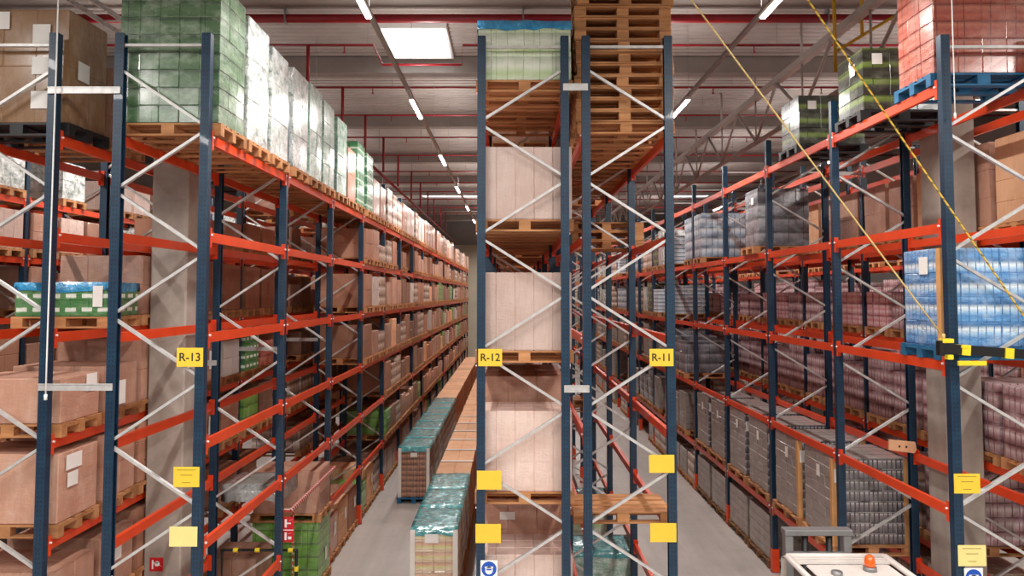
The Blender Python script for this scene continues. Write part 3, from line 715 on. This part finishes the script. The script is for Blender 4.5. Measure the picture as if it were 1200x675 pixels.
if mass:
    # the loads past the three hundred that show largest: one object
    vs = []; fs = []; ms = []; mats = []; mi = {}
    def slot_of(mm):
        if mm.name not in mi: mi[mm.name] = len(mats); mats.append(mm)
        return mi[mm.name]
    def app(me, mtx):
        b0 = len(vs); vs.extend([(mtx @ v.co)[:] for v in me.vertices]); k = slot_of(me.materials[0])
        for p in me.polygons: fs.append([b0+q for q in p.vertices]); ms.append(k)
    for s in mass.values():
        T = Matrix.Translation((s['x'], s['y'], s['z'])) @ Matrix.Rotation(s['rz'], 4, 'Z')
        pw, pd = (s['w'], s['d']) if s['w'] >= s['d'] else (s['d'], s['w'])
        app(pallet_mesh(s['pal'], pw, pd), T @ Matrix.Rotation(0 if s['w'] >= s['d'] else math.pi/2, 4, 'Z'))
        app(goods_mesh(s['kind'], s['gw'], s['gd'], s['h']), T @ Matrix.Translation((0,0,.146)))
        if s['sheet']: app(sheet_mb(s['gw'], s['gd'], s['h'], .09, int(s['y']*7)).mesh('top_sheet', M[s['sheet']], True), T @ Matrix.Translation((0,0,.146)))
    me = bpy.data.meshes.new('pallet_load'); me.from_pydata(vs, [], fs)
    for q in mats: me.materials.append(q)
    me.polygons.foreach_set('material_index', ms); me.update()
    tag(link('distant_pallet_load', me), 'many small carton loads far along the racks', 'pallet load', None, 'stuff')

# loose pallets
def loose_pallet(x, y, z, label, group=None, rz=0., mat='wood'):
    t = empty('wooden_pallet', (x, y, z), rz); tag(t, label, 'pallet', group)
    for nm, bx in pallet_boxes():
        k = (nm, mat)+tuple(round(v, 4) for v in bx)
        if k not in _pm:
            b = MB(); b.bbox(*bx, b=.003); _pm[k] = b.mesh(nm, M[mat])
        link(nm, _pm[k], t)
    return t
xc = 1.388
for i in range(14):
    loose_pallet(xc+R.uniform(-.013, .03), YB+.53+R.uniform(-.012, .012), L11[5]+.004+i*.1465,
                 'bare wooden pallet, %s from the bottom of the tall stack above R-11' % ORD[i], 'stacked empty pallets', R.uniform(-.02, .02))
for i in range(3):
    loose_pallet(1.52, YB+BAY+.52, L11[4]+.004+i*.1465, '%s empty wooden pallet in the stack of three below the tall stack' % ('bottom','middle','top')[i], 'stack of three pallets', R.uniform(-.01, .01))
loose_pallet(1.335, YB+.56, L11[1]+.004, 'single empty wooden pallet on the low shelf of the R-11 rack', None, .02)
for i in range(2):
    loose_pallet(1.4, YB+3*BAY+.56, L11[1]+.004+i*.1465, '%s pallet of the low pair farther along the R-11 rack' % ('lower','upper')[i], 'pair of pallets far along R-11', 0)
# folded grey plastic sheet resting on the taped beam
t = empty('hanging_plastic_sheet', (-3.87, YA+BAY+.62, 2.0)); tag(t, 'grey plastic sheet strung like a canopy under a shelf of the R-13 rack', 'plastic sheet')
# ------------------------------------------------------------------ signs
def plate(x, y, z, w, h, mat, name, label, cat='sign', border=None, rz=0, group=None):
    t = empty(name, (x, y, z), rz); tag(t, label, cat, group)
    b = MB(); b.bbox(-w/2, w/2, -.003, .003, -h/2, h/2, .001); b.build('plate', M[mat], t); return t
def text(body, size, mat, parent, loc, name='lettering'):
    cu = bpy.data.curves.new(name, 'FONT'); cu.body = body; cu.size = size; cu.align_x = 'CENTER'; cu.align_y = 'CENTER'; cu.extrude = .0008; cu.offset = size*.012
    cu.materials.append(M[mat]); o = bpy.data.objects.new('tmp', cu); COL.objects.link(o)
    dg = bpy.context.evaluated_depsgraph_get(); me = bpy.data.meshes.new_from_object(o.evaluated_get(dg)); COL.objects.unlink(o); bpy.data.objects.remove(o)
    q = link(name, me, parent, loc); q.rotation_euler = (math.pi/2, 0, 0)
    if not me.materials: me.materials.append(M[mat])
    return q
YS, YT = YA-.055, YB-.055
for (nm, x, y, z) in (('R-13', -3.49, YS, 4.37), ('R-12', -.26, YT, 4.30), ('R-11', 1.78, YT, 4.30)):
    t = plate(x, y, z, .285, .205, 'yellow', 'aisle_sign', 'yellow aisle sign reading %s on a blue rack post' % nm, group='aisle signs')
    text(nm, .125, 'ink', t, (0, -.0045, -.002))
for (x, y, z, w, h, mt, lines, lab) in ((-3.5, YS, 3.09, .28, .215, 'yellow', 3, 'yellow card with small print below the R-13 sign'), (-3.52, YS, 2.46, .30, .21, 'paleyellow', 0, 'pale blank card lowest below the R-13 sign'),
        (-.27, YT, 2.86, .29, .22, 'yellow', 0, 'blank yellow card, upper one below the R-12 sign'), (-.28, YT, 2.24, .30, .22, 'yellow', 0, 'blank yellow card, lower one below the R-12 sign'),
        (1.77, YT, 3.05, .30, .21, 'yellow', 0, 'blank yellow card, upper one below the R-11 sign'), (1.78, YT, 2.25, .31, .22, 'yellow', 0, 'blank yellow card, lower one below the R-11 sign'),
        (4.89, YS, 3.02, .28, .21, 'yellow', 3, 'yellow card with small print, upper one on the roped rack'), (4.92, YS, 2.26, .30, .22, 'paleyellow', 3, 'paler yellow card, lower one on the roped rack')):
    t = plate(x, y, z, w, h, mt, 'yellow_card', lab, 'card', group='yellow cards on the posts')
    for i in range(lines):
        b = MB(); ww = (.2, .13, .09)[i]; zz = (.075, .02, -.06)[i]; b.box(-ww/2, ww/2, -.0045, -.003, zz-.003, zz+.003); b.build('print_line', M['print'], t)
for (x, y, z, lab) in ((-.27, YT, 1.83, 'round blue mandatory sign low on the R-12 rack post'), (4.93, YS, 2.03, 'round blue mandatory sign low on the roped rack post')):
    t = plate(x, y, z, .2, .2, 'white', 'safety_sign', lab, group='blue safety signs')
    b = MB(); b.tube([(0,-.0045,0),(0,-.003,0)], .088, 28); b.build('blue_disc', M['signblue'], t)
    b = MB(); b.tube([(0,-.006,-.015),(0,-.0045,-.015)], .045, 20); b.box(-.05, .05, -.006, -.0045, .012, .03); b.build('head_symbol', M['white'], t)
    b = MB(); b.box(-.03, .03, -.0075, -.006, -.012, .004); b.build('goggles', M['signblue'], t)
t = plate(-4.80, 10.095, 1.41, .18, .18, 'signred', 'fire_sign', 'square red fire hose sign low on the concrete column')
b = MB(); b.tube([(.01,-.0045,.01),(.01,-.003,.01)], .035, 16); b.box(-.06,-.04,-.0045,-.003,-.06,.06); b.box(-.04,.03,-.0045,-.003,.015,.03); b.bar((.03,-.004,-.005),(.07,-.004,-.02),.012,.002); b.build('hose_symbol', M['white'], t)
# red-white taped clearance bar with chain and fire sign, bay two of R-13
t = empty('clearance_bar', (-3.235, YA+BAY, 1.9)); tag(t, 'red and white taped bar slanting along the R-13 rack above green cartons', 'bar')
b = MB(); b.bbox(-.02, .02, .055, BAY-.055, -.035, .02, .004); b.box(-.1,0,.055,.075,-.03,.015); b.box(-.1,0,BAY-.075,BAY-.055,-.03,.015); b.build('taped_beam', M['redwhite'], t)
t = empty('hanging_chain', (-3.27, YA+BAY+.3, 1.2)); tag(t, 'red and white chain hanging under the taped bar', 'chain')
b = MB()
for i in range(22):
    z = .62-i*.05; a = i % 2
    pts = [((math.cos(q)*.014 if a else 0), (0 if a else math.cos(q)*.014), z+math.sin(q)*.034) for q in [2*math.pi*k/8 for k in range(9)]]
    b.tube(pts, .0055, 5)
b.build('chain_links', M['redwhite'], t)
t = plate(-3.27, YA+BAY+.05, 1.62, .17, .36, 'signred', 'fire_sign', 'tall red and white fire equipment sign hanging by the chain')
b = MB()
b.box(-.08,.08,-.0045,-.003,-.012,.0); b.box(-.05,-.02,-.0045,-.003,.03,.15); b.box(-.02,.04,-.0045,-.003,.08,.1); b.bar((.02,-.004,.13),(.06,-.004,.15),.015,.002)
b.box(-.05,-.02,-.0045,-.003,-.15,-.04); b.box(.0,.05,-.0045,-.003,-.14,-.1); b.bar((.0,-.004,-.06),(.05,-.004,-.05),.015,.002)
b.build('white_symbol', M['white'], t)
# black and yellow floor barrier in front of the green cartons
t = empty('floor_barrier', (-3.66, 11.03, 0)); tag(t, 'black barrier rail with yellow bands in front of the green cartons', 'barrier')
b = MB(); b.tube([(-.62,0,0),(-.62,0,1.28),(.48,0,1.28),(.48,0,0)], .028, 10); b.box(-.68,-.56,-.06,.06,0,.01); b.box(.42,.54,-.06,.06,0,.01); b.build('rail', M['black'], t)
for x in (-.45, -.13, .18, .42-.06): b = MB(); b.tube([(x,0,1.28),(x+.07,0,1.28)], .032, 10); b.build('yellow_band', M['yellowtape'], t)
b = MB(); b.tube([(.48,0,.98),(.48,0,1.05)], .032, 10); b.build('yellow_band', M['yellowtape'], t)
# lifting safety bar across the end of the roped rack, with ropes
yb = 7.86
t = empty('safety_bar', (4.62, yb, 4.42)); tag(t, 'black safety bar with yellow tape bands across the roped rack end', 'safety bar')
b = MB(); b.bar((-.05,0,.06), (1.15,.02,-.03), .06, .1, (0,0,1)); b.build('bar', M['black'], t)
for x in (.16, .62, 1.06):
    b = MB(); z = .055-.0765*x; b.bar((x,.0,z), (x+.09,.002,z-.007), .068, .11); b.build('yellow_band', M['yellowtape'], t)
b = MB(); b.bbox(-.08,-.03,-.04,.04,-.02,.14,.004); b.build('end_bracket', M['black'], t)
b = MB(); b.bbox(-.05,.07,-.045,.03,.115,.16,.004); b.bbox(0,.06,-.045,.03,-.06,-.01,.003); b.bbox(.15,.22,-.04,.142,.06,.09,.003); b.build('clamp', M['yellowtape'], t)
b = MB(); b.bbox(.12,.42,-.03,.0,-.125,-.075,.003); b.build('tape_strip', M['yellowtape'], t)
def rope(name, p, q, mat, label, r=.009, sag=.03):
    t = empty(name, p); tag(t, label, 'rope' if 'rope' in name else 'cable'); P_, Q_ = Vector(p), Vector(q); b = MB()
    b.tube([(Q_-P_)*(k/16)+Vector((0,0,-sag*4*(k/16)*(1-k/16))) for k in range(17)], r, 6)
    b.build('strand', M[mat], t, True)
    b = MB(); b.tube([Vector((0,0,-.03)), Vector((0,0,.03))], r*2.2, 8); b.build('knot', M[mat], t, True)
rope('pull_rope', (4.60, yb, 4.6), (.05, yb, 10.95), 'rope', 'plain yellow rope running from ceiling to the near end of the striped bar')
rope('pull_rope', (5.72, yb+.06, 4.5), (1.55, yb+.06, 10.95), 'ropestripe', 'flecked yellow rope crossing the roped rack post', .01)
rope('hanging_cable', (4.84, 7.93, 7.0), (4.845, 7.93, 10.95), 'white', 'thin white cable hanging beside the red bottle packs', .006, 0)
rope('hanging_cable', (-5.0, 7.93, 3.95), (-4.99, 7.93, 10.95), 'white', 'thin white cable hanging down the frame of the rack backing R-13', .008, 0)

t = empty('flattened_carton', (5.62, 10.72, 2.755), .15); tag(t, 'small flattened tan carton lying tilted on a shelf beam of the roped rack', 'carton')
b = MB(); b.prism([(-.2,.06),(.2,.0),(.24,.05),(.22,.16),(-.19,.21)], 'y', -.012, .012); b.build('board', M['carton_orange'], t)
b = MB(); b.box(-.05,-.02,-.0135,-.012,.09,.12); b.build('hand_hole', M['ink'], t)
b = MB(); b.box(.06,.09,-.0135,-.012,.08,.11); b.build('hand_hole', M['ink'], t)
# ------------------------------------------------------------------ overhead services
def lamp_row(x, z, ys, lab):
    t = empty('lamp_trunking', (x, 24, z)); tag(t, 'long grey lamp trunking above %s' % lab, 'trunking', 'lamp trunkings')
    b = MB(); b.prism([(-.035,.0),(.035,0),(.035,.05),(.015,.07),(-.015,.07),(-.035,.05)], 'y', -33, 35.5); b.build('trunk_rail', M['lampbody'], t)
    for k in range(12):
        y = -14+k*2.9*1.45
        if y < 34: b = MB(); b.tube([(0,y,.07),(0,y,ZC-z)], .004, 5); b.build('suspension_wire', M['steelgrey'], t)
    for i, y in enumerate(ys):
        f = empty('ceiling_strip_light', (x, y, z-.02)); tag(f, '%s lit strip lamp under the trunking above %s' % (ORD[i], lab), 'lamp', 'strip lamps')
        b = MB(); b.bbox(-.05,.05,-.78,.78,-.03,.018,.004); b.box(-.03,.03,-.8,-.78,-.03,.018); b.box(-.03,.03,.78,.8,-.03,.018); b.build('lamp_housing', M['white'], f)
        b = MB(); b.prism([(-.042,-.031),(.042,-.031),(.03,-.055),(-.03,-.055)], 'y', -.75, .75); b.build('diffuser', M['tubeglow'], f)
        L = bpy.data.lights.new('strip_lamp', 'AREA'); L.shape = 'RECTANGLE'; L.size = .12; L.size_y = 1.5; L.energy = LAMP; L.color = (1, .96, .92); L.spread = math.radians(175)
        lo = bpy.data.objects.new('strip_lamp_light', L); COL.objects.link(lo); lo.location = (x, y, z-.09)
        L = bpy.data.lights.new('strip_lamp_up', 'AREA'); L.shape = 'RECTANGLE'; L.size = .2; L.size_y = 1.5; L.energy = LAMP*.34; L.color = (1, .95, .91)
        lo = bpy.data.objects.new('strip_lamp_uplight', L); COL.objects.link(lo); lo.location = (x, y, z+.12); lo.rotation_euler = (math.pi, 0, 0)
LAMP = 152
ys_ = [9.2+5.8*k for k in range(9)]
nearys = [-8.2, -2.4, 3.4]
lamp_row(-1.98, 8.92, ys_, 'the aisle beside R-13'); lamp_row(3.46, 8.92, ys_, 'the aisle beside R-11')
lamp_row(-7.6, 8.92, ys_[:7], 'the aisle behind R-13'); lamp_row(9.15, 8.92, ys_[:7], 'the aisle behind the pink packs')
for x in (-7.6, -1.98, 3.46, 9.15):
    for y in nearys:
        L = bpy.data.lights.new('hall_lamp', 'AREA'); L.shape = 'RECTANGLE'; L.size = .3; L.size_y = 3; L.energy = LAMP*2.2; L.color = (1, .96, .92)
        lo = bpy.data.objects.new('hall_lamp_light', L); COL.objects.link(lo); lo.location = (x, y, 8.85)
# sprinkler pipework
t = empty('sprinkler_main', (0, 14.0, 10.4)); tag(t, 'thick red sprinkler main crossing under the roof', 'pipe')
b = MB(); b.tube([(-15.9,0,0),(15.9,0,0)], .085, 12); b.build('pipe', M['redpaint'], t, True)
for x in (-4.3, .3, 6.2): b = MB(); b.box(x-.1, x-.07, -.1, .1, -.1, .6); b.build('hanger', M['steelgrey'], t)
for i, y in enumerate([15.53, 18.75, 21.7, 24.8, 28.02, 31.75, 34.9, 38.0, 41.1, 45, 48]):
    t = empty('sprinkler_branch', (0, y, 10.4)); tag(t, '%s thin red sprinkler pipe behind the thick red main' % ORD[i], 'pipe', 'red sprinkler branches')
    if i == 0: pts = [(-15.8,0,0),(-2.98,0,0),(-2.78,0,-.42),(-1.08,0,-.42),(-1.06,0,0),(15.8,0,0)]
    else: pts = [(-15.8,0,0),(15.8,0,0)]
    b = MB(); b.tube(pts, .028, 8); b.build('pipe', M['redpaint'], t, True)
    b = MB(); b.tube([(-4.38,0,0),(-4.38,0,-1.2)], .04, 8); b.build('drop_pipe', M['redpaint'], t, True)
    for x in (-3.6, -.3, 2.4, 5.2, 8, 11):
        b = MB(); b.tube([(x,0,0),(x,0,-.12),(x,0,-.17)], [.014,.014,.03], 6); b.build('sprinkler_head', M['redpaint'], t)
        b = MB(); b.tube([(x+.5,0,0),(x+.5,0,.58)], .006, 4); b.build('hanger', M['steelgrey'], t)
t = empty('sprinkler_feed', (-4.49, 36, 9.17)); tag(t, 'long red pipe running above the R-13 rack into the distance', 'pipe')
b = MB(); b.tube([(0,-20.5,0),(0,23.5,0)], .05, 8); b.build('pipe', M['redpaint'], t, True)
for k in range(6): b = MB(); b.tube([(0,-19.4+k*8,0),(0,-19.4+k*8,ZC-9.19)], .008, 5); b.build('hanger', M['steelgrey'], t)
# roof truss along the roped rack
t = empty('roof_truss', (6.21, 10.7, 8.9)); tag(t, 'long grey steel roof truss above the roped rack', 'truss')
b = MB(); b.tube([(0,0,0),(0,49,0)], .06, 10); b.build('bottom_chord', M['trussgrey'], t, True)
b = MB(); b.bar((0,0,1.15),(0,49,1.15), .16, .14); b.build('top_chord', M['trussgrey'], t)
k = 0; y = .3
while y < 47.5:
    for (p, q) in (((0,y,1.1),(0,y+1.5,.03)), ((0,y+1.5,.03),(0,y+3,1.1))): b = MB(); b.tube([p, q], .035, 8); b.build('diagonal', M['trussgrey'], t, True)
    b = MB(); b.tube([(0,y+1.5,.03),(0,y+1.5,1.1)], .022, 8); b.build('vertical_strut', M['trussgrey'], t, True)
    b = MB(); b.tube([(0,y+1.5,1.2),(0,y+1.5,2.1)], .03, 8); b.build('hanger', M['trussgrey'], t, True)
    y += 3
t = empty('gas_pipe', (5.9, 13.2, 9.2)); tag(t, 'yellow pipe bracket under the roof behind the green tray load', 'pipe')
b = MB(); b.tube([(0,0,-.1),(0,0,1.75)], .035, 8); b.build('pipe', M['ypipe'], t, True)
b = MB(); b.tube([(.05,0,.3),(1.2,0,1.0)], .03, 8); b.build('diagonal_brace', M['ypipe'], t, True)
b = MB(); b.tube([(.5,0,.6),(.5,0,1.75)], .03, 8); b.build('strut', M['ypipe'], t, True)
t = empty('cable_tray', (-6.05, 30, 9.3)); tag(t, 'pale ladder cable tray under the roof above the brown cartons', 'cable tray')
b = MB(); b.bar((0,-20,0),(0,28,0), .025, .08); b.build('side_rail', M['galv'], t)
b = MB(); b.bar((-.35,-20,0),(-.35,28,0), .025, .08); b.build('side_rail', M['galv'], t)
for k in range(60): b = MB(); b.bar((-.35,-20+k*.4,-.01),(0,-20+k*.4,-.01), .03, .02); b.build('rung', M['galv'], t)
for k in range(8): b = MB(); b.tube([(0,-19.9+k*6,0),(0,-19.9+k*6,ZC-9.3)], .01, 5); b.build('hanger', M['galv'], t)

# ------------------------------------------------------------------ reach truck
t = empty('reach_truck', (3.78, 8.2, 0)); tag(t, 'white reach truck with orange beacon parked beside the roped rack', 'truck')
b = MB()
prof = [(-.62,1.86),(-.60,1.95),(-.5,2.0),(.5,2.0),(.6,1.95),(.62,1.86)]
def arc(y): return [(x, y, z) for x, z in prof]
b.bbox(-.44, .5, -.62, .3, 1.955, 1.985, .012); b.build('roof_panel', M['creamwhite'], t)
for sx in (-1, 1):
    b = MB(); b.tube([(sx*.6,-.72,.95),(sx*.6,-.70,1.7),(sx*.59,-.62,1.9),(sx*.57,-.48,1.98),(sx*.57,.5,2.0),(sx*.57,.62,1.95),(sx*.58,.66,1.0)], .035, 10); b.build('guard_frame', M['creamwhite'], t, True)
for y in (.36, .45): b = MB(); b.bar((-.55,y,1.985),(.55,y,1.985), .03, .03); b.build('roof_bar', M['creamwhite'], t)
b = MB(); b.tube([(-.57,.54,1.99),(.57,.54,1.99)], .035, 10); b.build('roof_bar', M['creamwhite'], t, True)
o = MB(); o.tube([(.2,.12,1.985),(.2,.12,2.03)], [.075,.07], 14); be = o.build('beacon', M['steelgrey'], t, True)
o = MB(); o.tube([(.2,.12,2.03),(.2,.12,2.06),(.2,.12,2.13),(.2,.12,2.155)], [.06,.06,.05,.025], 14); o.build('lens', M['amber'], be, True)
b = MB(); b.tube([(-.22,.0,1.98),(-.22,.0,2.02)], .06, 12); b.build('roof_knob', M['steelgrey'], t, True)
b = MB(); b.bbox(-.62,.62,-.85,.35,.2,.95,.04); b.build('body', M['creamwhite'], t)
b = MB(); b.bbox(-.3,.25,-.5,.0,.95,1.05,.03); b.bbox(-.3,.25,-.6,-.5,1.0,1.5,.03); b.build('seat', M['black'], t)
for sx in (-.52, .52):
    b = MB(); b.bbox(sx-.06, sx+.06, .35, 1.75, .12, .3, .01); b.build('outrigger', M['creamwhite'], t)
    b = MB(); b.tube([(sx-.06,1.6,.14),(sx+.06,1.6,.14)], .14, 18); b.build('wheel', M['rubber'], t)
b = MB(); b.tube([(-.1,-.5,.2),(.1,-.5,.2)], .19, 18); b.build('drive_wheel', M['rubber'], t)
mb = MB()
mast = None
for sx in (-.36, .36):
    b = MB(); b.bbox(sx-.05, sx+.05, 1.0, 1.12, .1, 2.12, .008); o = b.build('mast_rail', M['steelgrey'], t)
b = MB(); b.bbox(-.42,.42,.98,1.14,2.08,2.15,.008); b.bbox(-.4,.4,.98,1.05,1.82,1.88,.008); b.build('mast_crosshead', M['steelgrey'], t)
b = MB(); b.tube([(-.15,1.06,.2),(-.15,1.06,2.08)], .04, 10); b.build('lift_cylinder', M['black'], t, True)
b = MB(); b.tube([(.15,1.06,.2),(.15,1.06,2.08)], .04, 10); b.build('lift_cylinder', M['black'], t, True)
b = MB(); b.bbox(-.42,.42,1.16,1.22,.3,.75,.008); b.build('fork_carriage', M['black'], t)
for sx in (-.22, .22): b = MB(); b.prism([(1.2,.2),(2.0,.22),(2.0,.24),(1.25,.25),(1.25,.75),(1.2,.75)], 'x', sx-.05, sx+.05); b.build('fork', M['black'], t)

# sheet-covered low pallet (parts of the thing placed earlier)
t = bpy.data.objects['hanging_plastic_sheet']
b = sheet_mb(.88, .8, .2, .22, 3); b.build('sheet', M['greyfilm'], t, True)

# ------------------------------------------------------------------ world, camera, output
W = bpy.data.worlds.new('World'); S.world = W; W.use_nodes = True
W.node_tree.nodes['Background'].inputs[0].default_value = (1.0, .97, .94, 1); W.node_tree.nodes['Background'].inputs[1].default_value = .1
cam = bpy.data.cameras.new('Camera'); co = bpy.data.objects.new('Camera', cam); COL.objects.link(co)
cam.sensor_width = 36; cam.lens = 25.8; cam.shift_y = -34.5/1200; cam.clip_end = 200
co.location = (0, 0, 5.05); co.rotation_euler = (math.radians(90+2.8), 0, 0)
S.camera = co
v = S.view_settings; v.view_transform = 'Standard'; v.look = 'None'; v.gamma = 1; v.exposure = 0.0; v.use_curve_mapping = False
S.cycles.use_denoising = True; S.cycles.max_bounces = 8; S.cycles.diffuse_bounces = 4; S.cycles.glossy_bounces = 3; S.cycles.transmission_bounces = 2
S.cycles.caustics_reflective = False; S.cycles.caustics_refractive = False; S.cycles.sample_clamp_indirect = 4
